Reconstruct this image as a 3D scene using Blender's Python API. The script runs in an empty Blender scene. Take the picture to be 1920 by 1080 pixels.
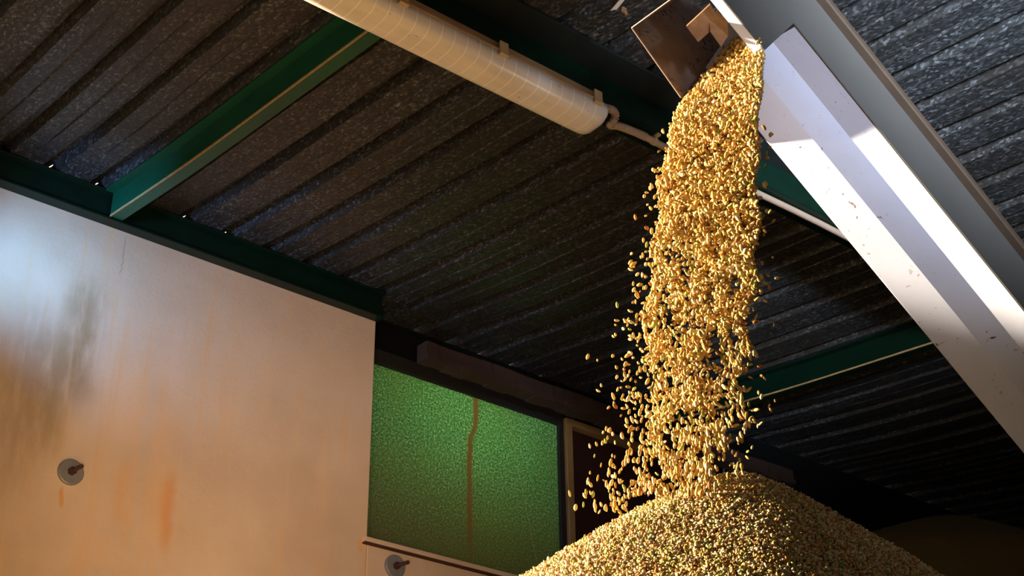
import bpy, bmesh, math, random
import numpy as np
from mathutils import Vector, Matrix

random.seed(7)
rng = np.random.default_rng(11)
SC = bpy.context.scene
COL = SC.collection
FLOOR = -1.2            # the lens stands 1.2 m above the floor; everything is lifted by 1.2 at the end

# ------------------------------------------------------------------ camera frame
RM = np.array([[0.7723, -0.6352, -0.0096], [0.3064, 0.3856, -0.8703], [0.5565, 0.6692, 0.4924]])
_u, _s, _v = np.linalg.svd(RM)
RM = _u @ _v
FPX = 2800.0


def at(x, y, Y):
    """point of the place seen at photo pixel (x, y) on the upright plane Y metres away"""
    d = RM.T @ np.array([(x - 960) / FPX, (y - 540) / FPX, 1.0])
    return Vector(d * Y / d[1])


SLOPE = math.tan(math.radians(5.9))


def roof_z(Y):
    t = min(max((Y - 4.7) / 1.2, 0.0), 1.0)
    return 3.978 + SLOPE * (Y - 5.9) + 0.035 * t * t


# ------------------------------------------------------------------ helpers
def tag(o, label=None, cat=None, group=None, kind=None):
    if label: o['label'] = label
    if cat: o['category'] = cat
    if group: o['group'] = group
    if kind: o['kind'] = kind
    return o


def empty(name, loc, label, cat, group=None):
    o = bpy.data.objects.new(name, None)
    o.empty_display_size = 0.1
    COL.objects.link(o)
    o.location = loc
    return tag(o, label, cat, group)


class MB:
    def __init__(self):
        self.v, self.f, self.m = [], [], []

    def add(self, vs, fs, mi=0):
        n = len(self.v)
        self.v += [tuple(p) for p in vs]
        self.f += [tuple(i + n for i in f) for f in fs]
        self.m += [mi] * len(fs)

    def hexa(self, p, mi=0):
        self.add(p, [(0, 3, 2, 1), (4, 5, 6, 7), (0, 1, 5, 4), (1, 2, 6, 5), (2, 3, 7, 6), (3, 0, 4, 7)], mi)

    def box(self, lo, hi, mi=0):
        (a, b, c), (d, e, f) = lo, hi
        self.hexa([(a, b, c), (d, b, c), (d, e, c), (a, e, c), (a, b, f), (d, b, f), (d, e, f), (a, e, f)], mi)

    def obox(self, c, ax, ay, az, mi=0):
        """box about centre c with half-extent vectors"""
        c, ax, ay, az = map(Vector, (c, ax, ay, az))
        self.hexa([c - ax - ay - az, c + ax - ay - az, c + ax + ay - az, c - ax + ay - az,
                   c - ax - ay + az, c + ax - ay + az, c + ax + ay + az, c - ax + ay + az], mi)

    def prism(self, prof, fn, t0, t1, mi=0, steps=1):
        """closed profile swept from t0 to t1; fn(u, v, t) -> point"""
        n = len(prof)
        vs = []
        for k in range(steps + 1):
            t = t0 + (t1 - t0) * k / steps
            vs += [fn(u, v, t) for u, v in prof]
        fs = []
        for k in range(steps):
            for i in range(n):
                j = (i + 1) % n
                fs.append((k * n + i, k * n + j, (k + 1) * n + j, (k + 1) * n + i))
        fs.append(tuple(range(n))[::-1])
        fs.append(tuple(steps * n + i for i in range(n)))
        self.add(vs, fs, mi)

    def tube(self, path, rad, seg=12, mi=0, cap=True):
        path = [Vector(p) for p in path]
        n = len(path)
        rs = rad if isinstance(rad, (list, tuple)) else [rad] * n
        vs, fs = [], []
        ref = None
        for i, p in enumerate(path):
            t = (path[min(i + 1, n - 1)] - path[max(i - 1, 0)]).normalized()
            if ref is None:
                ref = t.orthogonal().normalized()
            ref = (ref - t * ref.dot(t)).normalized()
            b = t.cross(ref)
            for k in range(seg):
                a = 2 * math.pi * k / seg
                vs.append(p + (ref * math.cos(a) + b * math.sin(a)) * rs[i])
        for i in range(n - 1):
            for k in range(seg):
                l = (k + 1) % seg
                fs.append((i * seg + k, i * seg + l, (i + 1) * seg + l, (i + 1) * seg + k))
        if cap:
            fs.append(tuple(range(seg))[::-1])
            fs.append(tuple((n - 1) * seg + k for k in range(seg)))
        self.add(vs, fs, mi)

    def build(self, name, mats, parent=None, smooth=False, bevel=0.0, origin=None):
        me = bpy.data.meshes.new(name)
        o0 = Vector(origin) if origin is not None else Vector((0, 0, 0))
        if parent is not None:
            w = Vector((0, 0, 0))
            q = parent
            while q is not None:
                w += q.location
                q = q.parent
            o0 = w
        me.from_pydata([tuple(Vector(p) - o0) for p in self.v], [], self.f)
        for m in (mats if isinstance(mats, (list, tuple)) else [mats]):
            me.materials.append(m)
        me.polygons.foreach_set('material_index', self.m)
        bm = bmesh.new()
        bm.from_mesh(me)
        bmesh.ops.recalc_face_normals(bm, faces=bm.faces)
        bm.to_mesh(me)
        bm.free()
        if smooth:
            me.polygons.foreach_set('use_smooth', [True] * len(me.polygons))
        o = bpy.data.objects.new(name, me)
        COL.objects.link(o)
        if parent is not None:
            o.parent = parent
        else:
            o.location = o0
        if bevel:
            b = o.modifiers.new('bevel', 'BEVEL')
            b.width = bevel
            b.segments = 2
            b.limit_method = 'ANGLE'
        return o


# ------------------------------------------------------------------ materials
class NT:
    def __init__(self, name):
        self.m = bpy.data.materials.new(name)
        self.m.use_nodes = True
        self.t = self.m.node_tree
        self.b = self.t.nodes['Principled BSDF']
        self.out = self.t.nodes['Material Output']
        self.tc = self.n('ShaderNodeTexCoord')

    def n(self, typ, **kw):
        nd = self.t.nodes.new(typ)
        for k, v in kw.items():
            setattr(nd, k, v)
        return nd

    def l(self, a, b):
        self.t.links.new(a, b)

    def s(self, nd, key, val):
        if hasattr(val, 'is_linked') or isinstance(val, bpy.types.NodeSocket):
            self.l(val, nd.inputs[key])
        else:
            nd.inputs[key].default_value = val

    def mapping(self, scale=(1, 1, 1), rot=(0, 0, 0), loc=(0, 0, 0)):
        mp = self.n('ShaderNodeMapping')
        mp.inputs['Scale'].default_value = scale
        mp.inputs['Rotation'].default_value = rot
        mp.inputs['Location'].default_value = loc
        self.l(self.tc.outputs['Object'], mp.inputs['Vector'])
        return mp.outputs[0]

    def noise(self, vec, scale, detail=4, rough=0.55, dist=0.0):
        nd = self.n('ShaderNodeTexNoise')
        self.l(vec, nd.inputs['Vector'])
        nd.inputs['Scale'].default_value = scale
        nd.inputs['Detail'].default_value = detail
        nd.inputs['Roughness'].default_value = rough
        nd.inputs['Distortion'].default_value = dist
        return nd.outputs['Fac']

    def voronoi(self, vec, scale, out='Color', feature='F1'):
        nd = self.n('ShaderNodeTexVoronoi', feature=feature)
        self.l(vec, nd.inputs['Vector'])
        nd.inputs['Scale'].default_value = scale
        return nd.outputs[out]

    def ramp(self, fac, stops):
        nd = self.n('ShaderNodeValToRGB')
        cr = nd.color_ramp
        while len(cr.elements) < len(stops):
            cr.elements.new(0.5)
        for e, (p, c) in zip(cr.elements, stops):
            e.position = p
            e.color = c if len(c) == 4 else (*c, 1)
        self.l(fac, nd.inputs[0])
        return nd.outputs[0]

    def mix(self, fac, a, b, mode='MIX'):
        nd = self.n('ShaderNodeMix', data_type='RGBA', blend_type=mode)
        nd.clamp_factor = True
        for sock, val in ((nd.inputs[0], fac), (nd.inputs[6], a), (nd.inputs[7], b)):
            if isinstance(val, bpy.types.NodeSocket):
                self.l(val, sock)
            elif isinstance(val, (int, float)):
                sock.default_value = val
            else:
                sock.default_value = (*val, 1) if len(val) == 3 else val
        return nd.outputs[2]

    def math(self, op, a, b=None, c=None, clamp=False):
        nd = self.n('ShaderNodeMath', operation=op, use_clamp=clamp)
        for i, val in enumerate((a, b, c)):
            if val is None:
                continue
            if isinstance(val, bpy.types.NodeSocket):
                self.l(val, nd.inputs[i])
            else:
                nd.inputs[i].default_value = val
        return nd.outputs[0]

    def smooth(self, x, lo, hi, a=0.0, b=1.0):
        nd = self.n('ShaderNodeMapRange', interpolation_type='SMOOTHSTEP')
        self.l(x, nd.inputs[0])
        for i, v in ((1, lo), (2, hi), (3, a), (4, b)):
            nd.inputs[i].default_value = v
        return nd.outputs[0]

    def xyz(self):
        nd = self.n('ShaderNodeSeparateXYZ')
        self.l(self.tc.outputs['Object'], nd.inputs[0])
        return nd.outputs

    def bump(self, h, strength=0.3, dist=0.01):
        nd = self.n('ShaderNodeBump')
        nd.inputs['Strength'].default_value = strength
        nd.inputs['Distance'].default_value = dist
        self.l(h, nd.inputs['Height'])
        self.l(nd.outputs[0], self.b.inputs['Normal'])

    def base(self, col, rough=0.6, metal=0.0, spec=0.5):
        self.s(self.b, 'Base Color', col if isinstance(col, bpy.types.NodeSocket) else (*col, 1))
        self.s(self.b, 'Roughness', rough)
        self.s(self.b, 'Metallic', metal)
        self.b.inputs['Specular IOR Level'].default_value = spec
        return self.m


def plain(name, col, rough=0.6, metal=0.0, var=0.25, scale=8, spec=0.5):
    t = NT(name)
    v = t.noise(t.mapping(), scale, 5)
    c = t.mix(v, tuple(x * (1 - var) for x in col), tuple(min(1, x * (1 + var)) for x in col))
    return t.base(c, rough, metal, spec)


def mat_roof():
    t = NT('galvanised_sheet')
    vec = t.mapping((1, .45, 1), (0, 0, .5))
    flake = t.n('ShaderNodeSeparateColor')
    t.l(t.voronoi(vec, 130), flake.inputs[0])
    fl = t.ramp(flake.outputs[0], [(0, (.020, .021, .022)), (.6, (.042, .044, .047)), (.88, (.088, .091, .098)), (1, (.19, .196, .21))])
    dirt = t.noise(t.mapping((1, .35, 1)), 2.2, 6, .6)
    c = t.mix(t.smooth(dirt, .38, .68), fl, t.mix(.6, fl, (.026, .020, .015)))
    fine = t.noise(t.mapping(), 60, 3)
    c = t.mix(.45, c, t.mix(fine, (.03, .03, .03), (.30, .30, .31)), 'MULTIPLY') if False else c
    t.bump(t.math('ADD', flake.outputs[0], t.math('MULTIPLY', fine, .7)), .22, .002)
    return t.base(c, t.ramp(fine, [(0, (.36,) * 3), (1, (.6,) * 3)]), .45)


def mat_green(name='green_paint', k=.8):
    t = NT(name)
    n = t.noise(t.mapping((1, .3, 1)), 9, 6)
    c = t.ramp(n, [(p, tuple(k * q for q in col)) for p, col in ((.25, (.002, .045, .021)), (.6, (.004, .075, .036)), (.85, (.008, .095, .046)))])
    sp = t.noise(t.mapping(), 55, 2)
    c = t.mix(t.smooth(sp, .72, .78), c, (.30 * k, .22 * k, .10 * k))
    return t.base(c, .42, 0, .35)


def mat_wall():
    t = NT('limewashed_plaster')
    X, Y, Z = t.xyz()
    big = t.noise(t.mapping(), 1.3, 5, .55)
    c = t.ramp(big, [(.3, (.47, .33, .22)), (.55, (.56, .41, .29)), (.75, (.62, .48, .37))])
    # rain-washed vertical streaking
    st = t.noise(t.mapping((9, 1, .55)), 1.6, 5, .6, .4)
    c = t.mix(t.smooth(st, .52, .72, 0, .55), c, (.60, .36, .19))
    # rust runs and a grey-brown smear, where they sit on this wall
    def run(c, x0, ztop, zbot, w, col, amt):
        wob = t.math('MULTIPLY', t.math('SUBTRACT', t.noise(t.mapping((1, 1, 2.5)), 2.0, 3), .5), .10)
        d = t.math('ABSOLUTE', t.math('SUBTRACT', t.math('ADD', X, wob), x0))
        m = t.smooth(d, w, 0)
        mid, half = (ztop + zbot) / 2, (ztop - zbot) / 2
        v = t.smooth(t.math('ABSOLUTE', t.math('SUBTRACT', Z, mid)), half, half * .35)
        br = t.smooth(t.noise(t.mapping((6, 1, 1.5)), 3, 4), .25, .6, .35, 1)
        return t.mix(t.math('MULTIPLY', t.math('MULTIPLY', m, v), t.math('MULTIPLY', br, amt)), c, col)
    for px, py0, py1, w, col, amt in (
            (312, 860, 1060, .055, (.52, .22, .07), .85), (300, 720, 1080, .11, (.62, .36, .17), .5),
            (228, 840, 1010, .07, (.60, .32, .14), .55), (240, 640, 860, .14, (.66, .42, .24), .5),
            (118, 905, 960, .018, (.55, .25, .06), .8), (182, 990, 1075, .10, (.62, .38, .2), .4),
            (560, 700, 860, .03, (.62, .38, .18), .4), (610, 760, 1010, .05, (.64, .40, .2), .3),
            (676, 1005, 1040, .03, (.62, .30, .08), .8), (500, 640, 800, .05, (.66, .42, .24), .3),
            (150, 470, 820, .17, (.26, .17, .08), .8), (95, 560, 900, .15, (.30, .21, .11), .7),
            (40, 500, 1000, .2, (.30, .21, .14), .6), (330, 560, 760, .14, (.66, .50, .40), .4)):
        a, b = at(px, py0, 6.0), at(px, py1, 6.0)
        c = run(c, (a.x + b.x) / 2, a.z, b.z, w, col, amt)
    # a hairline crack
    cr = t.math('ABSOLUTE', t.math('SUBTRACT', t.math('ADD', X, t.math('MULTIPLY', t.noise(t.mapping((0, 0, 7)), 3, 4), .05)), at(231, 480, 6).x + .025))
    zz = at(231, 480, 6).z
    cm = t.math('MULTIPLY', t.smooth(cr, .004, .001), t.smooth(t.math('ABSOLUTE', t.math('SUBTRACT', Z, zz)), .14, .08))
    c = t.mix(t.math('MULTIPLY', cm, .6), c, (.2, .18, .16))
    speck = t.noise(t.mapping(), 38, 2)
    c = t.mix(t.smooth(speck, .75, .80, 0, .6), c, (.25, .16, .10))
    fine = t.noise(t.mapping(), 45, 6, .65)
    t.bump(t.math('ADD', t.math('MULTIPLY', big, 2.0), fine), .12, .01)
    return t.base(c, .85, 0, .2)


def mat_conveyor():
    t = NT('grey_painted_sheet')
    n = t.noise(t.mapping((1, 1, 1)), 3.5, 6)
    c = t.ramp(n, [(.3, (.56, .61, .82)), (.7, (.64, .69, .92))])
    # scratches and patches of bare rust
    sp = t.noise(t.mapping((1, 1, 1)), 30, 3, .6, .6)
    area = t.noise(t.mapping(), 3.1, 3)
    m = t.math('MULTIPLY', t.smooth(sp, .665, .70), t.smooth(area, .42, .60))
    c = t.mix(m, c, (.17, .055, .022))
    sc = t.noise(t.mapping((2, 40, 40), (0, .55, 0)), 2.5, 3)
    c = t.mix(t.smooth(sc, .66, .72, 0, .35), c, (.36, .34, .36))
    t.bump(n, .1, .01)
    return t.base(c, .38, .25, .5)


def mat_grain(name, sat=1.0):
    t = NT(name)
    a = t.n('ShaderNodeAttribute', attribute_name='Col')
    v = t.noise(t.mapping(), 260, 2)
    c = t.mix(t.math('MULTIPLY', v, .5), a.outputs[0], (.10, .05, .02))
    return t.base(c, .75, 0, .15)


M = {}
M['roof'] = mat_roof()
M['green'] = mat_green()
M['shaded_green'] = mat_green('shaded_green_paint', .14)  # copy of the green with the beams' shade put into the colour
M['flange_shade'] = plain('flange_shade_black', (.006, .009, .008), .8, 0, .5, 12, .2)  # shade under the purlin's top flange, put into its colour
M['worn'] = plain('worn_paint_edge', (.34, .22, .09), .7, 0, .5, 40)
M['wall'] = mat_wall()
M['conveyor'] = mat_conveyor()
M['dark_metal'] = plain('sooty_steel', (.10, .075, .06), .6, .3, .4, 12)
M['grain'] = mat_grain('grain_kernels')
M['conduit'] = plain('aged_grey_plastic', (.29, .20, .145), .45, 0, .2, 14)
M['housing'] = plain('aged_lamp_housing', (.30, .18, .09), .5, 0, .35, 10)
M['clip'] = plain('yellowed_clip', (.48, .34, .19), .4, .2, .25, 30)
M['plate'] = plain('galvanised_plate', (.20, .19, .18), .55, .3, .3, 25)
M['rust'] = plain('rusty_rod', (.055, .02, .012), .75, .3, .5, 60)
M['masonry'] = plain('brown_masonry', (.030, .012, .007), .9, 0, .5, 6)
M['dark_wall'] = plain('shade_black_wall', (.004, .004, .004), .9, 0, .4, 3, .1)  # near-black, so the shade of recess and far wall is in the colour
M['wood'] = plain('varnished_wood', (.28, .17, .065), .5, 0, .35, 10)
M['panel'] = plain('dark_brown_panel', (.03, .007, .005), .6, 0, .4, 4)
M['black_frame'] = plain('dark_window_frame', (.012, .011, .010), .6, 0, .3, 8)
M['floor'] = plain('dusty_concrete', (.13, .105, .08), .9, 0, .25, 2)
M['tan_plate'] = plain('rusty_tan_plate', (.26, .13, .06), .7, 0, .6, 22)


def mat_hood():
    t = NT('grain_dusted_steel')
    n = t.noise(t.mapping(), 14, 5, .6)
    c = t.ramp(n, [(.3, (.085, .058, .048)), (.7, (.15, .108, .095))])
    sp = t.noise(t.mapping(), 75, 3, .6)
    ar = t.noise(t.mapping(), 6, 2)
    c = t.mix(t.math('MULTIPLY', t.smooth(sp, .56, .60), t.smooth(ar, .48, .60)), c, (.012, .008, .006))
    return t.base(c, .6, .1, .4)


M['hood'] = mat_hood()
M['side'] = plain('shaded_side_grey', (.100, .092, .085), .5, .1, .12, 5)  # darker grey carries the shade of the conveyor's near side


def mat_diffuser():
    t = NT('yellowed_ribbed_diffuser')
    X, Y, Z = t.xyz()
    n = t.noise(t.mapping((.4, 2, 2)), 7, 6)
    c = t.ramp(n, [(.25, (.56, .50, .46)), (.6, (.71, .65, .61)), (.85, (.76, .71, .68))])
    ln = t.math('ABSOLUTE', t.math('SUBTRACT', t.math('FRACT', t.math('DIVIDE', X, .0575)), .5))
    c = t.mix(t.smooth(ln, .040, .018, 0, .75), c, (.97, .94, .90))
    sp = t.noise(t.mapping(), 45, 3)
    c = t.mix(t.smooth(sp, .69, .73, 0, .7), c, (.25, .15, .08))
    mo = t.noise(t.mapping(), 9, 2)
    c = t.mix(t.smooth(mo, .70, .78, 0, .5), c, (.35, .42, .22))
    t.b.inputs['Coat Weight'].default_value = .4
    t.b.inputs['Coat Roughness'].default_value = .15
    return t.base(c, .35, 0, .5)


M['diffuser'] = mat_diffuser()


def mat_glass():
    t = NT('hammered_green_glass')
    X, Y, Z = t.xyz()
    gx = (at(707, 602, 6.0).x + at(687, 1008, 6.0).x) / 2
    X, Z = t.math('ADD', X, gx), t.math('ADD', Z, at(681, 1012, 6.0).z)     # the pane's own corner
    v = t.voronoi(t.mapping((1, 1, 1)), 150, 'Distance')
    n = t.noise(t.mapping(), 85, 4, .65)
    wv = t.noise(t.mapping(), 2.0, 4)
    c = t.ramp(n, [(.36, (.06, .14, .05)), (.5, (.15, .31, .14)), (.62, (.42, .66, .40)), (.70, (.80, .95, .75))])  # palest specks put the sparkle of the glass into its colour
    c = t.mix(t.smooth(wv, .4, .7, 0, .35), c, (.22, .34, .10))
    # dirt settled along the foot of the pane
    p_lo, p_hi = at(860, 1060, 6.25).z, at(860, 790, 6.25).z
    c = t.mix(t.smooth(t.math('ADD', Z, t.math('MULTIPLY', wv, .25)), p_hi + .1, p_lo, 0, .8), c, (.20, .17, .07))
    # brown run down the pane
    pts = [(892, 745), (892, 790), (890, 805), (881, 822), (880, 900), (881, 1000), (881, 1050)]
    px = [at(a, b, 6.25) for a, b in pts]
    ztop, zbot = px[0].z, px[-1].z
    fc = t.n('ShaderNodeFloatCurve')
    cv = fc.mapping.curves[0]
    xs = [p.x for p in px]
    xmin, xr = min(xs) - .02, max(xs) - min(xs) + .04
    pp = sorted(((p.z - zbot) / (ztop - zbot), (p.x - xmin) / xr) for p in px)
    cv.points[0].location = pp[0]
    cv.points[1].location = pp[-1]
    for q in pp[1:-1]:
        cv.points.new(*q)
    for q in cv.points:
        q.handle_type = 'VECTOR'
    fc.mapping.update()
    t.l(t.math('DIVIDE', t.math('SUBTRACT', Z, zbot), ztop - zbot), fc.inputs[1])
    cx = t.math('ADD', t.math('MULTIPLY', fc.outputs[0], xr), xmin)
    wob = t.math('MULTIPLY', t.math('SUBTRACT', t.noise(t.mapping(), 14, 2), .5), .02)
    d = t.math('ABSOLUTE', t.math('SUBTRACT', t.math('ADD', X, wob), cx))
    run = t.math('MULTIPLY', t.smooth(d, .023, .010), t.math('MULTIPLY', t.smooth(Z, ztop + .01, ztop - .01), t.smooth(Z, zbot - .15, zbot + .25, .25, 1)))
    c = t.mix(t.math('MULTIPLY', run, .9), c, (.26, .15, .065))
    # a thin pale scratch
    a, b = at(955, 790, 6.25), at(994, 990, 6.25)
    sx = t.math('ADD', t.math('MULTIPLY', t.math('SUBTRACT', Z, a.z), (b.x - a.x) / (b.z - a.z)), a.x)
    sd = t.math('ABSOLUTE', t.math('SUBTRACT', X, sx))
    c = t.mix(t.smooth(sd, .006, .001, 0, .35), c, (.5, .42, .2))
    tr = t.n('ShaderNodeBsdfTranslucent')
    t.l(c, tr.inputs[0])
    gl = t.base(c, .18, 0, .6)
    bp = t.n('ShaderNodeBump')
    bp.inputs['Strength'].default_value = .6
    bp.inputs['Distance'].default_value = .004
    t.l(t.math('ADD', v, t.math('MULTIPLY', n, .8)), bp.inputs['Height'])
    t.l(bp.outputs[0], t.b.inputs['Normal'])
    t.l(bp.outputs[0], tr.inputs['Normal'])
    mx = t.n('ShaderNodeMixShader')
    mx.inputs[0].default_value = .62
    t.l(t.b.outputs[0], mx.inputs[1])
    t.l(tr.outputs[0], mx.inputs[2])
    t.l(mx.outputs[0], t.out.inputs[0])
    return gl


M['glass'] = mat_glass()

# ------------------------------------------------------------------ the shed
X0, X1 = 0.3, 11.0      # open end of the roof / back wall
WY = 6.25               # plane of the panes

# roof sheet, ribs running down towards the open side
PITCH, LIP = .2390, 3.003
prof = []
k = int((X0 - LIP) / PITCH) - 1
while LIP + k * PITCH < X0:
    k += 1
while LIP + k * PITCH < X1 + .1:
    x = LIP + k * PITCH
    prof += [(x, 0), (x + .008, .052), (x + .054, .052), (x + .075, 0)]
    prof += [(x + .150, 0), (x + .157, .004), (x + .164, 0)]     # low stiffening swage in the pan
    k += 1
holes = []
for hx, hy, hs in ((82, 319, .020), (172, 354, .018), (343, 417, .019), (422, 447, .014), (640, 527, .009), (707, 551, .008)):
    d = RM.T @ np.array([(hx - 960) / FPX, (hy - 540) / FPX, 1.0])
    tt = (3.978 + .075 - SLOPE * 5.9) / (d[2] - SLOPE * d[1])
    P = d * tt
    holes.append((P[0], P[1], hs))
rows = list(np.linspace(-3.0, 4.6, 20)) + list(np.linspace(4.75, 6.6, 14))
for _, hy, hs in holes:
    rows += [hy - hs / 2, hy + hs / 2]
rows = sorted(rows)
mb = MB()
vs = []
wob = {}
for y in rows:
    for i, (x, h) in enumerate(prof):
        vs.append((x + .004 * math.sin(y * 3.1 + i * .9), y, roof_z(y) + h + .003 * math.sin(y * 2.3 + i)))
n = len(prof)
fs = []
for r in range(len(rows) - 1):
    ym = (rows[r] + rows[r + 1]) / 2
    for i in range(n - 1):
        xm = (prof[i][0] + prof[i + 1][0]) / 2
        top = prof[i][1] > .03 and prof[i + 1][1] > .03
        if any(abs(ym - hy) < hs / 2 and abs(xm - hx) < .11 and top and rows[r + 1] - rows[r] < .03 for hx, hy, hs in holes):
            continue
        fs.append((r * n + i, r * n + i + 1, (r + 1) * n + i + 1, (r + 1) * n + i))
mb.add(vs, fs)
ceiling = tag(mb.build('ceiling', M['roof']), 'corrugated galvanised metal roof sheeting seen from below', 'roof', kind='structure')

# limewashed wall up to the jamb, and under the window sill
jamb_t, jamb_b = at(707, 602, 6.0), at(687, 1008, 6.0)
JX = (jamb_t.x + jamb_b.x) / 2
SILL = at(681, 1012, 6.0).z
mb = MB()
mb.box((1.25, 6.0, FLOOR), (JX, 6.22, roof_z(6.0) - .005))
mb.box((JX, 6.0, FLOOR), (5.75, 6.22, SILL - .012))
wall_left = tag(mb.build('wall_left', M['wall'], bevel=.006), 'pale limewashed wall with rust stains', 'wall', kind='structure')
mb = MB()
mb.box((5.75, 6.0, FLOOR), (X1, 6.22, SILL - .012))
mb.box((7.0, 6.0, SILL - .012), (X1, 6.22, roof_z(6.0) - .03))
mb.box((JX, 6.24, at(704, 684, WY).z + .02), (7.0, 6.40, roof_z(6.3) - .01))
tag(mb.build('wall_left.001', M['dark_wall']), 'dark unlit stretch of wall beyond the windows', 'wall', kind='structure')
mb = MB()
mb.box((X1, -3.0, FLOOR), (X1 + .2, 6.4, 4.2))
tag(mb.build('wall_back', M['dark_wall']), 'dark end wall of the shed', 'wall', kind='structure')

# sill
mb = MB()
mb.prism([(5.972, SILL - .012), (5.972, SILL + .012), (6.20, SILL + .018), (6.20, SILL - .012)], lambda u, v, t: (t, u, v), JX - .03, 7.0)
mb.prism([(5.978, SILL - .022), (5.978, SILL - .012), (6.02, SILL - .012), (6.02, SILL - .022)], lambda u, v, t: (t, u, v), JX - .03, 7.0, 1)
tag(mb.build('trim_1', [M['wall'], M['rust']], bevel=.003), 'thin chipped window sill', 'sill', kind='structure')

# brown masonry lintel under the roof
lx = at(796, 655, 6.0).x
zl0, zl1 = at(797, 674, 6.0).z, min(at(795, 640, 6.0).z, roof_z(6) - .02)
mb = MB()
xs = np.linspace(lx, 7.4, 40)
for i in range(39):
    a, b = xs[i], xs[i + 1] - (.006 if i % 6 == 5 else 0)
    dz = .006 * math.sin(i * 1.7)
    mb.box((a, 5.98 + .006 * math.sin(i * .8), zl0 + dz + .03), (b, 6.07, zl1))
    mb.box((a, 5.965 + .006 * math.sin(i * 1.3), zl0 + dz), (b, 6.07, zl0 + dz + .032))
tag(mb.build('trim_2', M['masonry']), 'rough brown masonry lintel above the windows', 'lintel', kind='structure')

# window with the green pane
wtl, wtr = at(704.4, 683, WY), at(1045, 797.5, WY)
wz1, wx1 = wtl.z, at(1047, 900, WY).x
win = empty('window_1', (JX, WY, SILL), 'window with green hammered glass beside the limewashed wall', 'window')
win['kind'] = 'structure'
mb = MB()
mb.box((JX - .15, WY, SILL - .02), (wx1, WY + .008, wz1))
mb.build('window_pane', M['glass'], win)
mb = MB()
fx1 = at(1054, 790, WY).x
mb.box((wx1 - .004, WY - .02, SILL - .02), (fx1 - .005, WY + .05, wz1 + .09))
mb.box((JX - .15, WY - .02, wz1), (wx1, WY + .05, wz1 + .09))
mb.build('window_frame', M['black_frame'], win, bevel=.004)
# second opening: wooden frame with a dark panel
w2 = empty('window_2', (fx1, WY, SILL), 'wooden framed opening with dark brown panel beside the green window', 'window')
w2['kind'] = 'structure'
f2z = at(1056, 787, WY).z
fw = at(1066, 900, WY).x - at(1055, 900, WY).x
mb = MB()
mb.box((fx1, WY - .04, SILL - .02), (fx1 + fw, WY + .04, f2z))
mb.box((fx1 + fw, WY - .04, f2z - .045), (6.85, WY + .04, f2z))
mb.box((6.85, WY - .04, SILL - .02), (6.9, WY + .04, f2z))
mb.build('window_frame', M['wood'], w2, bevel=.003)
mb = MB()
mb.box((fx1 + fw, WY + .01, SILL - .02), (6.85, WY + .03, f2z - .045))
mb.build('panel', M['panel'], w2)

# added unseen pier that keeps the sun off the panes
mb = MB()
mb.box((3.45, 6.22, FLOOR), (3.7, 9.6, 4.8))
tag(mb.build('sun_block_pier', M['dark_wall']), 'added unseen pier blocking the sun from the panes', 'wall', kind='structure')
# floor and yard outside
mb = MB()
mb.box((-30, -25, FLOOR - .2), (30, 30, FLOOR))
tag(mb.build('floor', M['floor']), 'dusty concrete floor and yard', 'floor', kind='structure')

# ------------------------------------------------------------------ steel beams
# eave beam on top of the limewashed wall
eb0 = at(0, 351.7, 6.0).z
mb = MB()
top = roof_z(5.94) - .004
mb.box((X0, 5.935, eb0), (JX + .01, 6.05, eb0 + .012))
mb.box((X0, 5.965, eb0 + .012), (JX + .01, 6.05, top - .01))
mb.box((X0, 5.92, top - .01), (JX + .01, 6.05, top))
tag(mb.build('eave_beam', M['shaded_green'], bevel=.002, origin=(X0, 6, eb0)), 'shaded green steel eave beam lying along the top of the limewashed wall', 'beam')

# purlin carrying the lamp: wide top flange, web, small bottom flange
PY = 3.46
mb = MB()
pz = roof_z(3.33) - .004
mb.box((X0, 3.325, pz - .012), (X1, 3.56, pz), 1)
mb.box((X0, PY, 3.55), (X1, PY + .012, pz - .012))
mb.prism([(PY - .012, 3.545), (PY - .008, 3.558), (PY + .10, 3.558), (PY + .10, 3.545)], lambda u, v, t: (t, u, v), X0, X1)
tag(mb.build('steel_purlin', [M['shaded_green'], M['flange_shade']], bevel=.003, origin=(X0, PY, 3.545)), 'green steel purlin running behind the lamp and the falling grain', 'beam')


def rafter(x, y0, y1, label, paint='green'):
    mb = MB()
    f = lambda u, v, t: (x + u, t, roof_z(t) - .003 + v)
    mb.prism([(-.045, -.009), (-.045, 0), (.072, 0), (.072, -.009)], f, y0, y1, steps=14)
    mb.prism([(-.002, -.13), (-.002, -.009), (.006, -.009), (.006, -.13)], f, y0, y1, steps=14)
    mb.prism([(0, -.139), (0, -.13), (.062, -.13), (.062, -.139)], f, y0, y1, steps=14)
    mb.prism([(-.004, -.1405), (-.004, -.131), (0.001, -.131), (0.001, -.1405)], f, y0, y1, 1, steps=14)
    return tag(mb.build('steel_rafter', [M[paint], M['worn']], origin=(x, y0, roof_z(y0) - .14)), label, 'beam', 'green rafters under the roof sheets')


rafter(2.412, 3.58, 5.93, 'bright green steel rafter between lamp and limewashed wall')
rafter(6.25, 3.58, 5.93, 'dim green steel rafter in the dark behind the conveyor', 'shaded_green')

# ------------------------------------------------------------------ lamp
LY, LZ = 3.492, 3.545
lx0, lx1 = 1.9, at(1142, 215, 3.43).x
lamp = empty('fluorescent_lamp', (lx1, LY, LZ), 'long unlit fluorescent batten lamp with yellowed ribbed cover under the green purlin', 'lamp')


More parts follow.
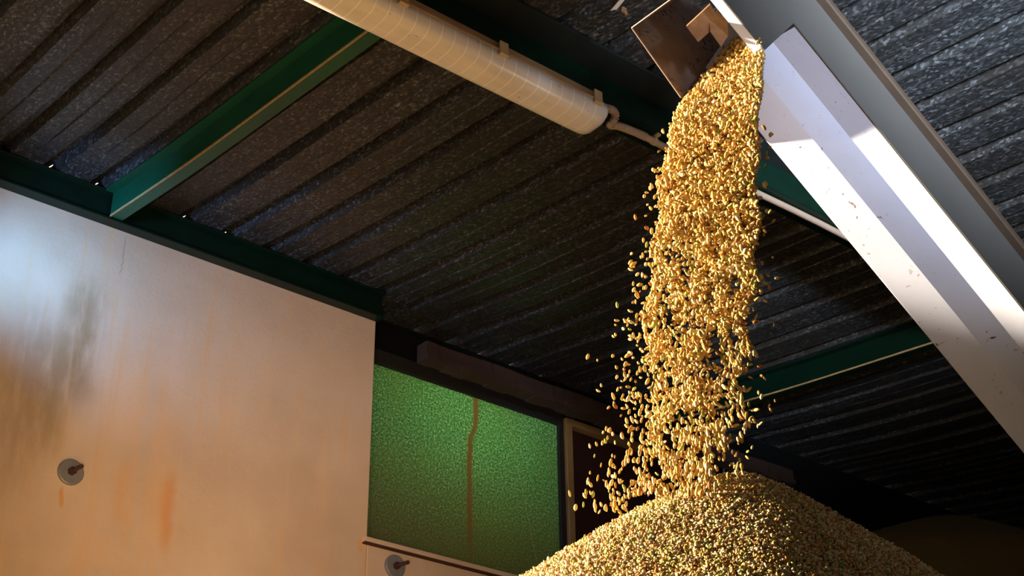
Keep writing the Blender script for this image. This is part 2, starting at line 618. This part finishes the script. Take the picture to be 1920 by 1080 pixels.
def rounded(sections, name, mat, parent, cy):
    """lofted body along X: sections = (x, scale) with a rounded section below the housing"""
    base = []
    W, H = .082, .088
    for i in range(17):
        a = math.pi * i / 16
        c, s_ = math.cos(a), math.sin(a)
        base.append((W * math.copysign(abs(c) ** .62, c), -H * abs(s_) ** .62))
    mb = MB()
    vs, fs = [], []
    for x, sc, dz in sections:
        for u, v in base:
            vs.append((x, cy + u * sc, LZ - .030 + v * dz))
    n = len(base)
    for r in range(len(sections) - 1):
        for i in range(n - 1):
            fs.append((r * n + i, r * n + i + 1, (r + 1) * n + i + 1, (r + 1) * n + i))
        fs.append((r * n + n - 1, r * n, (r + 1) * n, (r + 1) * n + n - 1))
    fs.append(tuple(range(n)))
    fs.append(tuple((len(sections) - 1) * n + i for i in range(n))[::-1])
    mb.add(vs, fs)
    return mb.build(name, mat, parent, smooth=True)


e = lx1
rounded([(lx0, .8, .5), (lx0 + .05, 1, 1)] + [(lx0 + .05 + (e - .11 - lx0) * q / 6, 1, 1) for q in range(1, 6)] +
        [(e - .060, 1, 1), (e - .040, .98, .97), (e - .022, .94, .86), (e - .010, .88, .62), (e - .003, .80, .3), (e, .74, .02)],
        'diffuser', M['diffuser'], lamp, LY)
mb = MB()
zt = LZ
zu = LZ + .022
prof_h = [(-.060, zu), (-.064, zt), (-.064, zt - .010), (-.070, zt - .012), (-.070, zt - .020), (-.074, zt - .022), (-.074, zt - .026), (-.086, zt - .028), (-.086, zt - .036),
          (.086, zt - .036), (.086, zt - .028), (.070, zt - .024), (.064, zt - .002), (-.048, zt - .002), (-.048, zu)]
mb.prism(prof_h, lambda u, v, t: (t, LY + u, v), lx0, e - .05)
mb.hexa([(e - .05, LY - .086, zt - .036), (e + .002, LY - .060, zt - .036), (e + .002, LY + .060, zt - .036), (e - .05, LY + .086, zt - .036),
         (e - .05, LY - .056, zt), (e - .008, LY - .040, zt), (e - .008, LY + .040, zt - .002), (e - .05, LY + .056, zt - .002)])
mb.build('housing', M['housing'], lamp, bevel=.002)
for px, py in ((757, 5), (945, 96), (1122, 185)):
    cxp = at(px, py, LY - .09).x
    mb = MB()
    mb.box((cxp - .020, LY - .094, zt - .052), (cxp + .020, LY - .0865, zt + .004))
    mb.box((cxp - .020, LY - .100, zt - .058), (cxp + .020, LY - .0765, zt - .052))
    mb.build('clip', M['clip'], lamp, bevel=.0015)

# conduit feeding the lamp
cy, cz = 3.485, 3.523
con = empty('conduit', (lx1 + .25, cy, cz), 'thin cream conduit with a ribbed bend running from the lamp along the purlin', 'conduit')
xs0 = at(1207, 258, cy).x
mb = MB()
pts = [(xs0 - .02 + (X1 - .05 - xs0) * q / 40, cy, cz - (.006 * math.sin(q * .8) if 0 < q < 40 else 0)) for q in range(41)]
mb.tube(pts, .0145, 14)
mb.build('pipe', M['conduit'], con, smooth=True)
ctrl = [Vector(p) for p in ((lx1 - .012, 3.440, 3.520), (lx1 + .015, 3.440, 3.527), (lx1 + .042, 3.444, 3.530), (lx1 + .062, 3.458, 3.520),
                            (lx1 + .060, 3.474, 3.500), (lx1 + .056, 3.484, 3.494), (lx1 + .072, 3.488, 3.500), (lx1 + .11, cy, cz - .012),
                            (xs0 - .04, cy, cz - .002), (xs0 + .012, cy, cz))]
path = []
for i in range(len(ctrl) - 1):
    p0, p1, p2, p3 = ctrl[max(i - 1, 0)], ctrl[i], ctrl[i + 1], ctrl[min(i + 2, len(ctrl) - 1)]
    for q in range(16):
        t = q / 16
        path.append(.5 * ((2 * p1) + (p2 - p0) * t + (2 * p0 - 5 * p1 + 4 * p2 - p3) * t * t + (3 * p1 - p0 - 3 * p2 + p3) * t ** 3))
path.append(ctrl[-1])
ln, rr = 0, []
for i, p in enumerate(path):
    if i:
        ln += (p - path[i - 1]).length
    rr.append(.0155 + .0018 * math.sin(ln * 2 * math.pi / .0085))
# resample finely so that the ribs read
fine_p, fine_r = [], []
ln = 0
for i in range(len(path) - 1):
    for q in range(4):
        p = path[i].lerp(path[i + 1], q / 4)
        if fine_p:
            ln += (p - fine_p[-1]).length
        fine_p.append(p)
        fine_r.append(.0152 + .0020 * math.sin(ln * 2 * math.pi / .0085))
mb = MB()
mb.tube(fine_p, fine_r, 14)
mb.build('flexible_sleeve', M['conduit'], con, smooth=True)
for px, py in ((1226, 268), (1640, 470)):
    cxp = at(px, py, cy).x
    mb = MB()
    mb.tube([(cxp - .008, cy, cz), (cxp + .008, cy, cz)], .0185, 14)
    mb.box((cxp - .008, cy - .035, cz + .010), (cxp + .008, cy + .01, cz + .0205))
    mb.build('clip', M['clip'], con)

# ------------------------------------------------------------------ grain conveyor
PHI = math.radians(33)
CD = Vector((math.cos(PHI), 0, -math.sin(PHI)))     # down the conveyor
CN = Vector((math.sin(PHI), 0, math.cos(PHI)))      # square to its bottom, upwards
NB = 4.22
YN, YF, NT_ = .5382 * NB, .6229 * NB, NB * 1.0514


def cp(t, y, n):
    """point t metres along the conveyor, at y across and n up"""
    p = CD * t + CN * n
    return Vector((p.x, y, p.z))


def t_of(px, py, y):
    return at(px, py, y).dot(CD)


T_HEAD = t_of(1187, 52, YF) + .30      # top end, cut back above the sloping end plate
T_BOT = t_of(1458, 78, YN + .06)       # where the bottom sheet starts; above it the head is open
T_END = cp(0, 0, 0).x + 7.2
conv = empty('grain_conveyor', cp(T_BOT, (YN + YF) / 2, NB), 'long sloping grey metal grain conveyor with a hooded spout under the roof', 'conveyor')
y_e1, y_e2 = .5875 * NB, .5643 * NB
TH = .004
# bottom, three long folds
bot = [(YF, NB + .012), (YF - .012, NB - .004), (y_e1, NB - .002), (y_e2, NB + .020), (YN + .004, NB - .001)]
mb = MB()
loop = bot + [(y, n_ + TH) for y, n_ in reversed(bot)]
mb.prism(loop, lambda u, v, t: cp(t, u, v), T_BOT, T_END)
mb.build('bottom_sheet', M['conveyor'], conv)
# far side
mb = MB()
mb.prism([(YF - TH, NB + .010), (YF, NB + .010), (YF, NT_), (YF - TH, NT_)], lambda u, v, t: cp(t, u, v), T_BOT - .05, T_END)
mb.build('side_panel', M['conveyor'], conv)
# near side with its head plate, one sheet
a_ = t_of(1434, 94, YN - .004)
LOWN = at(1434, 94, YN - .004).dot(CN)
mb = MB()
poly = [(T_END, NT_), (T_HEAD - .1, NT_), (T_HEAD - .40, LOWN), (a_, LOWN), (t_of(1480, 55, YN), NB - .004), (T_END, NB - .004)]
mb.add([cp(t, YN - .004, n_) for t, n_ in poly] + [cp(t, YN, n_) for t, n_ in poly],
       [tuple(range(6)), tuple(range(11, 5, -1))] + [(i, (i + 1) % 6, 6 + (i + 1) % 6, 6 + i) for i in range(6)])
mb.build('side_panel', M['side'], conv)
# turned-in lip along the foot of the head plate
mb = MB()
mb.prism([(YN, LOWN), (YN + .035, LOWN + .004), (YN + .035, LOWN + .010), (YN, LOWN + .008)], lambda u, v, t: cp(t, u, v), T_HEAD - .36, a_ - .01)
mb.build('lip', M['conveyor'], conv, bevel=.001)
# rolled flange along the top edge
y5 = .504 * NT_
mb = MB()
mb.prism([(YN - .003, NT_ - .012), (y5 + .004, NT_ - .012), (y5, NT_ - .006), (y5, NT_ + .012), (y5 + .006, NT_ + .018), (YN - .003, NT_ + .018)],
         lambda u, v, t: cp(t, u, v), T_HEAD - .1, T_END)
fl = mb.build('top_flange', plain('shaded_brown_steel', (.065, .038, .022), .7, 0, .3, 12), conv, bevel=.002)  # brown darkened for the shade on the flange's underside
fl['label'] = 'brown shaded flange along the top edge'
# cover
mb = MB()
mb.prism([(YN - .003, NT_), (YN - .003, NT_ + .006), (YF + .01, NT_ + .006), (YF + .01, NT_)], lambda u, v, t: cp(t, u, v), T_HEAD - .1, T_END)
mb.build('cover', M['conveyor'], conv)
# spout hood: flared far plate and end plate
c0 = at(1187, 52, YF + .01)
c1 = at(1278, 182, YF + .01)
lean = Vector((.95, 0, 1))
kk = (NT_ - c0.dot(CN)) / lean.dot(CN)
T_TOP = (c0 + lean * kk).dot(CD)
up0 = cp(T_TOP, YF, NT_)
up1 = cp(T_BOT, YF, NT_)
mb = MB()
off = Vector((0, .005, 0))
t2 = t_of(1432, 215, YF)
poly = [c0, c1, cp(t2, YF + .004, NB - .045), cp(t2 + .05, YF + .004, NB - .01), cp(t2 + .05, YF + .004, NB + .06), cp(T_BOT, YF, NT_), up0]
n = len(poly)
mb.add(poly + [p + off for p in poly], [tuple(range(n)), tuple(range(2 * n - 1, n - 1, -1))] + [(i, (i + 1) % n, n + (i + 1) % n, n + i) for i in range(n)])
far = mb.build('spout_plate', M['hood'], conv)
far['label'] = 'brown grain-caked inner face of the spout'
mb = MB()
d0 = Vector((c0.x, YN, c0.z)) + Vector((.0, 0, .0))
u1 = cp(T_TOP, YN, NT_)
ox = Vector((-.005, 0, 0))
mb.hexa([c0, d0, d0 + ox, c0 + ox, up0, u1, u1 + ox, up0 + ox])
mb.build('spout_end', M['hood'], conv)
# pale worn rims of the hood
mb = MB()
mb.tube([Vector((c0.x - .003, YN, c0.z)), c0 + Vector((-.003, .003, 0))], .0022, 8)
mb.tube([c0 + Vector((-.003, .003, 0)), c1 + Vector((0, .003, 0))], .0022, 8)
rim = mb.build('rim', plain('worn_bright_edge', (.34, .24, .19), .5, .3, .3, 40), conv)
rim['label'] = 'worn bright rim'
# bracket inside the hood
mb = MB()
ym = YN + .13
q = [at(1287, 50, ym), at(1331, 9, ym - .04), at(1352, 41, ym - .04), at(1309, 79, ym)]
mb.add(q + [p + Vector((.006, .004, .012)) for p in q], [(0, 1, 2, 3), (7, 6, 5, 4), (0, 4, 5, 1), (1, 5, 6, 2), (2, 6, 7, 3), (3, 7, 4, 0)])
q = [at(1332, 60, ym - .03), at(1347, 46, ym - .04), at(1366, 66, ym - .05), at(1352, 88, ym - .04)]
mb.add(q + [p + Vector((.004, .003, .06)) for p in q], [(0, 1, 2, 3), (7, 6, 5, 4), (0, 4, 5, 1), (1, 5, 6, 2), (2, 6, 7, 3), (3, 7, 4, 0)])
br = mb.build('bracket', M['tan_plate'], conv)
br['label'] = 'tan rust-spotted bracket'
# lower-end legs, out of the picture
for yy in (YN + .02, YF - .02):
    mb = MB()
    p = cp(T_END - .3, yy, NB)
    mb.box((p.x - .03, yy - .02, FLOOR), (p.x + .03, yy + .02, p.z + .02))
    mb.build('leg', M['dark_metal'], conv)

# little hanging bracket between roof and spout
hb = empty('hanging_bracket', at(1168, 8, 3.0), 'small rust-flecked cream bracket fixed to the roof left of the spout', 'bracket')
mb = MB()
a, b = at(1150, 19, 3.0), at(1192, -30, 2.93)
ax = (b - a) / 2
mb.obox((a + b) / 2, ax, Vector((.0, .002, .0015)), Vector((.016, .0, .012)))
mb.build('strap', plain('cream_paint', (.60, .50, .40), .5, 0, .3, 40), hb, bevel=.001)
mb = MB()
c = at(1168, 14, 2.99)
mb.tube([c, c + Vector((.012, -.005, -.030))], .006, 8)
mb.tube([c + Vector((.003, 0, -.008)), c + Vector((.006, -.002, -.016))], .011, 6)
mb.build('bolt', M['tan_plate'], hb)

# ------------------------------------------------------------------ anchor plates on the wall
for (px, py), lab in (((133, 885), 'round grey anchor plate with rusty rod in the middle of the limewashed wall'),
                      ((741, 1062), 'round grey anchor plate with rusty rod just under the window sill')):
    c = at(px, py, 5.99)
    th = empty('anchor_plate', c, lab, 'anchor plate', 'anchor plates on the limewashed wall')
    mb = MB()
    mb.tube([c + Vector((0, .012, 0)), c + Vector((0, -.004, 0)), c + Vector((0, -.007, 0))], [.060, .060, .056], 32)
    mb.build('plate', M['plate'], th)
    mb = MB()
    mb.tube([c + Vector((0, -.006, 0)), c + Vector((0, -.024, 0))], .020, 6)
    mb.build('nut', M['rust'], th)
    mb = MB()
    p = [c + Vector((.0, -.02 - .00225 * i, -.0002 * i)) for i in range(42)]
    mb.tube(p, [.0085 + .0012 * (i % 2) for i in range(42)], 10)
    mb.build('rod', M['rust'], th)

# ------------------------------------------------------------------ grain
ico = bmesh.new()
bmesh.ops.create_icosphere(ico, subdivisions=1, radius=1)
ICO_V1 = np.array([v.co[:] for v in ico.verts])
ICO_F1 = np.array([[v.index for v in f.verts] for f in ico.faces])
ico.free()
ico = bmesh.new()
bmesh.ops.create_icosphere(ico, subdivisions=2, radius=1)
ICO_V2 = np.array([v.co[:] for v in ico.verts])
ICO_F2 = np.array([[v.index for v in f.verts] for f in ico.faces])
ico.free()


def kernels(name, pos, size, cols, base=1, upright=None, origin=(0, 0, 0)):
    V, F = (ICO_V1, ICO_F1) if base == 1 else (ICO_V2, ICO_F2)
    n = len(pos)
    # random rotations
    q = rng.normal(size=(n, 4))
    if upright is not None:
        q[:, 1:3] *= (1 - upright)[:, None]
    q /= np.linalg.norm(q, axis=1)[:, None]
    w, x, y, z = q.T
    R = np.stack([1 - 2 * (y * y + z * z), 2 * (x * y - z * w), 2 * (x * z + y * w),
                  2 * (x * y + z * w), 1 - 2 * (x * x + z * z), 2 * (y * z - x * w),
                  2 * (x * z - y * w), 2 * (y * z + x * w), 1 - 2 * (x * x + y * y)], 1).reshape(n, 3, 3)
    asp = np.stack([rng.uniform(.72, 1.0, n), rng.uniform(.62, .95, n), rng.uniform(1.05, 1.5, n) * (1 if upright is None else 1 + .35 * upright)], 1)
    # lumpy kernel
    lump = 1 + .13 * np.sin(V[:, 0] * 3.1 + 1) * np.cos(V[:, 1] * 2.7) + .10 * (V[:, 2] > .6)
    v = V[None] * lump[None, :, None] * asp[:, None, :] * size[:, None, None]
    v = np.einsum('nij,nkj->nki', R, v) + pos[:, None, :] - np.array(origin)
    nv, nf = len(V), len(F)
    f = F[None] + (np.arange(n) * nv)[:, None, None]
    me = bpy.data.meshes.new(name)
    me.vertices.add(n * nv)
    me.vertices.foreach_set('co', v.reshape(-1).astype(np.float32))
    me.loops.add(n * nf * 3)
    me.loops.foreach_set('vertex_index', f.reshape(-1).astype(np.int32))
    me.polygons.add(n * nf)
    me.polygons.foreach_set('loop_start', np.arange(0, n * nf * 3, 3, dtype=np.int32))
    me.polygons.foreach_set('use_smooth', np.ones(n * nf, dtype=bool))
    me.update(calc_edges=True)
    ca = me.color_attributes.new('Col', 'FLOAT_COLOR', 'POINT')
    cc = np.concatenate([np.repeat(cols, nv, axis=0), np.ones((n * nv, 1))], 1)
    ca.data.foreach_set('color', cc.reshape(-1).astype(np.float32))
    me.materials.append(M['grain'])
    o = bpy.data.objects.new(name, me)
    o.location = origin
    COL.objects.link(o)
    return o


def grain_cols(n, mixw):
    pal = np.array([(.58, .37, .13), (.64, .45, .19), (.48, .26, .06), (.34, .13, .035), (.28, .33, .06), (.16, .10, .05), (.68, .54, .30)])
    k_ = rng.choice(len(pal), n, p=mixw)
    return np.clip(pal[k_] * rng.uniform(.75, 1.2, (n, 1)) * rng.uniform(.92, 1.08, (n, 3)), .01, .9)


# the heap
AP = at(1375, 902, 2.45)


def heap_h(x, y):
    r = np.hypot(x - AP.x, y - AP.y)
    r1 = np.minimum(r, 1.7)
    th = np.arctan2(y - AP.y, x - AP.x)
    drop = (.78 + .16 * np.cos(th + math.radians(66))) * (np.sqrt(r1 * r1 + .13 ** 2) - .13) + np.maximum(r - 1.7, 0) * .98
    w = np.minimum(r, 1.0)
    lump = w * (.018 * np.sin(3 * th + 1) + .012 * np.sin(7 * th + 2 + 4 * r) + .010 * np.sin(5 * r * 2 - 3 * th))
    return AP.z - drop + lump


mb = MB()
rings = [0.0] + list(np.linspace(.03, 1.7, 70)) + list(np.linspace(1.8, 3.9, 22))
SEG = 160
vs = [(AP.x, AP.y, AP.z)]
for r in rings[1:]:
    for k_ in range(SEG):
        a = 2 * math.pi * k_ / SEG
        x, y = AP.x + r * math.cos(a), AP.y + r * math.sin(a)
        vs.append((x, y, max(float(heap_h(x, y)) - .004, FLOOR - .02)))
fs = [(0, 1 + k_, 1 + (k_ + 1) % SEG) for k_ in range(SEG)]
for r in range(len(rings) - 2):
    for k_ in range(SEG):
        l = (k_ + 1) % SEG
        fs.append((1 + r * SEG + k_, 1 + (r + 1) * SEG + k_, 1 + (r + 1) * SEG + l, 1 + r * SEG + l))
mb.add(vs, fs)
t = NT('packed_grain')
vc = t.n('ShaderNodeSeparateColor')
t.l(t.voronoi(t.mapping(), 85), vc.inputs[0])
vd = t.voronoi(t.mapping(), 85, 'Distance')
t.bump(t.math('SUBTRACT', 1.0, vd), 1.0, .012)
M['packed'] = t.base(t.ramp(vc.outputs[0], [(0, (.20, .11, .04)), (.5, (.42, .28, .12)), (1, (.56, .42, .22))]), .7, 0, .3)
heap = mb.build('grain_heap', M['packed'], smooth=True, origin=(AP.x, AP.y, FLOOR))
tag(heap, 'tall cone of pale golden grain under the falling stream', 'grain heap', kind='stuff')

N = 185000
r = np.sqrt(rng.uniform(0, 1, N)) * 1.8
r = np.where(rng.uniform(size=N) < .25, r * .5, r)
th = rng.uniform(math.radians(95), math.radians(335), N)
x, y = AP.x + r * np.cos(th), AP.y + r * np.sin(th)
z = heap_h(x, y) + rng.uniform(-.004, .007, N) + np.where(rng.uniform(size=N) < .05, .006, 0)
pos = np.stack([x, y, z], 1)
kl = kernels('kernels', pos, rng.uniform(.0028, .0052, N), np.clip(grain_cols(N, [.24, .20, .12, .13, .10, .04, .17]) * [1.15, 1.22, 1.40], 0, .85), 1, None, (AP.x, AP.y, FLOOR))
kl.parent = heap
kl.location = (0, 0, 0)
kl['kind'] = 'stuff'

# the falling stream: edges of the curtain at each height (photo rows), thinning out as it speeds up
ROWS = np.array([58, 80, 100, 140, 180, 240, 300, 400, 500, 600, 700, 800, 880, 930])
LEFT = np.array([1392, 1368, 1350, 1318, 1284, 1258, 1246, 1232, 1222, 1210, 1203, 1202, 1200, 1175])
RIGHT = np.array([1418, 1428, 1432, 1428, 1424, 1422, 1418, 1420, 1417, 1404, 1402, 1388, 1370, 1330])
DENS = np.array([1.5, 1.8, 2.0, 2.3, 2.5, 2.4, 2.2, 1.75, 1.20, .82, .56, .44, .44, .3])
RIGHT_Y, LEFT_Y = YN + .03, YF - .02


GAP = rng.uniform(size=(40, 40))


def stream(n, spread, y_lo=58, y_hi=930, pull=None):
    yy = np.linspace(y_lo, y_hi, 800)
    wgt = np.interp(yy, ROWS, DENS) * (np.interp(yy, ROWS, RIGHT) - np.interp(yy, ROWS, LEFT))
    if pull is not None:
        wgt = pull(yy)
    cdf = np.cumsum(wgt) / wgt.sum()
    py = np.interp(rng.uniform(size=n), cdf, yy)
    l, rt = np.interp(py, ROWS, LEFT), np.interp(py, ROWS, RIGHT)
    w = rng.beta(1.15, 1.0, n)
    if spread:
        w = np.where(rng.uniform(size=n) < .68, -np.abs(rng.normal(0, 1, n)) * (.05 + .22 * np.clip((py - 220) / 700, 0, 1) ** 1.6), 1 + np.abs(rng.normal(0, .10, n)))
    # gaps between the clumps, wider further down
    gx_, gy_ = (px_ := l + (rt - l) * w) / 17 - 55, py / 34
    g = GAP[(gy_.astype(int) % 40), (gx_.astype(int) % 40)]
    fx, fy = gx_ % 1, gy_ % 1
    g01 = GAP[(gy_.astype(int) % 40), ((gx_.astype(int) + 1) % 40)]
    g10 = GAP[((gy_.astype(int) + 1) % 40), (gx_.astype(int) % 40)]
    g11 = GAP[((gy_.astype(int) + 1) % 40), ((gx_.astype(int) + 1) % 40)]
    g = (g * (1 - fx) + g01 * fx) * (1 - fy) + (g10 * (1 - fx) + g11 * fx) * fy
    keep = rng.uniform(size=n) < np.clip(1 - np.clip((py - 120) / 420, 0, 1) * (1.25 - 1.75 * g), .06, 1)
    if not spread:
        py, l, rt, w = py[keep], l[keep], rt[keep], w[keep]
        n = len(py)
    # clumps and ropes in the fall
    w = w + .03 * np.sin(py * .05 + 6 * w) * (py > 150)
    px = l + (rt - l) * w
    depth = LEFT_Y + (RIGHT_Y - LEFT_Y) * np.clip(w, -.3, 1.3) + rng.normal(0, .035, n)
    P = np.array([at(a, b, c)[:] for a, b, c in zip(px, py, depth)])
    return P, py


P1, y1 = stream(24000, False)
P2, y2 = stream(420, True, 220, 960, lambda yy: .25 + ((yy - 220) / 700) ** 2.2)
Pn, yn = np.concatenate([P1, P2]), np.concatenate([y1, y2])
ok = Pn[:, 2] > heap_h(Pn[:, 0], Pn[:, 1]) + .004
Pn, yn = Pn[ok], yn[ok]
n = len(Pn)
sz = (.0034 + .0040 * rng.beta(1.4, 1.5, n)) * np.interp(yn, [400, 800], [1.0, .86])
fall = kernels('falling_grain', Pn, sz, np.clip(grain_cols(n, [.36, .22, .16, .06, .04, .03, .13]) * [1.1, 1.12, 1.1], 0, .85), 2, np.clip((yn - 250) / 700, 0, .85), (AP.x, AP.y, AP.z))
tag(fall, 'stream of golden grain falling from the conveyor spout onto the heap', 'falling grain', kind='stuff')

# dim mound further back in the dark
mx, my = at(1728, 985, 4.4).x, 4.4
mz = at(1728, 985, 4.4).z
mb = MB()
vs = [(mx, my, mz)]
mr = [0] + list(np.linspace(.12, 1.5, 14)) + list(np.linspace(1.8, 4.2, 14))
for r in mr[1:]:
    for k_ in range(72):
        a = 2 * math.pi * k_ / 72
        rr_ = min(r, 1.6 / max(abs(math.sin(a)), .05)) if math.sin(a) > 0 else r
        x, y = mx + rr_ * math.cos(a), my + rr_ * math.sin(a)
        d = math.hypot(rr_ * math.cos(a), rr_ * math.sin(a))
        zz = mz - .5 * (math.sqrt(min(d, 1.2) ** 2 + .25 ** 2) - .25) - max(d - 1.2, 0) * 1.5 + .02 * math.sin(3 * a + d * 4)
        vs.append((min(x, X1 - .02), min(y, 5.98), max(zz, FLOOR + .002)))
fs = [(0, 1 + k_, 1 + (k_ + 1) % 72) for k_ in range(72)]
for r in range(len(mr) - 2):
    for k_ in range(72):
        l = (k_ + 1) % 72
        fs.append((1 + r * 72 + k_, 1 + (r + 1) * 72 + k_, 1 + (r + 1) * 72 + l, 1 + r * 72 + l))
mb.add(vs, fs)
M['mound_grain'] = plain('shaded_grain', (.055, .032, .008), .9, 0, .3, 9, .1)  # grain colour darkened to hold the gloom at the back
tag(mb.build('grain_mound', M['mound_grain'], smooth=True, origin=(mx, my, FLOOR)), 'dim brown mound of grain behind the heap, under the conveyor', 'grain mound', kind='stuff')

SUN_A, SUN_E = math.radians(52), math.radians(10.5)

# ------------------------------------------------------------------ light
w = bpy.data.worlds.new('World')
SC.world = w
w.use_nodes = True
bg = w.node_tree.nodes['Background']
bg.inputs[0].default_value = (.55, .70, 1.0, 1)
bg.inputs[1].default_value = .03


def aim(o, target):
    o.rotation_euler = (Vector(target) - o.location).to_track_quat('-Z', 'Y').to_euler()


def lamp_obj(name, typ, loc, target, energy, col, size=None, size_y=None):
    l = bpy.data.lights.new(name, typ)
    l.energy = energy
    l.color = col
    if typ == 'AREA' and size:
        l.size = size
        if size_y:
            l.shape = 'RECTANGLE'
            l.size_y = size_y
    o = bpy.data.objects.new(name, l)
    COL.objects.link(o)
    o.location = loc
    aim(o, target)
    return o


sun = lamp_obj('sun', 'SUN', (-6, 3, 4), (0, 0, 0), 35.0, (1.0, .82, .54))
sd = Vector((-math.cos(SUN_E) * math.cos(SUN_A), math.cos(SUN_E) * math.sin(SUN_A), math.sin(SUN_E)))
sun.rotation_euler = (-sd).to_track_quat('-Z', 'Y').to_euler()
sun.data.angle = math.radians(3)
a = lamp_obj('mouth_fill', 'AREA', (1.0, -2.8, 1.2), (4.1, 2.1, 4.0), 90, (.70, .84, 1.0), .8)  # added area lamp brightening the front roof, for daylight from the open side
a.data.spread = math.radians(26)
a = lamp_obj('wall_fill', 'AREA', (.6, 1.2, 0.4), (3.5, 6.0, 2.65), 10, (1.0, .72, .50), .9)  # added area lamp filling the limewashed wall, for warm bounce
a.data.spread = math.radians(34)
a = lamp_obj('wall_top_fill', 'AREA', (1.5, 5.45, 3.35), (2.6, 6.0, 3.6), 7.5, (.20, .50, 1.0), .25)  # added blue lamp tinting the top left of the wall
a.data.spread = math.radians(80)
lamp_obj('pane_backlight', 'AREA', (4.85, 7.1, 3.72), (5.0, 6.25, 3.6), 32.0, (1.0, .93, .80), .3)  # added lamp outside, makes the pane brighter towards its upper right

# ------------------------------------------------------------------ camera
cam = bpy.data.cameras.new('Camera')
cam.lens = FPX / 1920 * 36
cam.sensor_width = 36
cam.clip_start = .02
co = bpy.data.objects.new('Camera', cam)
COL.objects.link(co)
right, down, fwd = (Vector(RM[i]) for i in range(3))
co.matrix_world = Matrix(((right.x, -down.x, -fwd.x, 0), (right.y, -down.y, -fwd.y, 0), (right.z, -down.z, -fwd.z, 0), (0, 0, 0, 1)))
SC.camera = co

for o in list(COL.objects):
    if o.parent is None:
        o.location.z -= FLOOR

vs_ = SC.view_settings
vs_.view_transform = 'Standard'
vs_.look = 'None'
vs_.exposure = 0.0
vs_.gamma = 1.0
vs_.use_curve_mapping = False
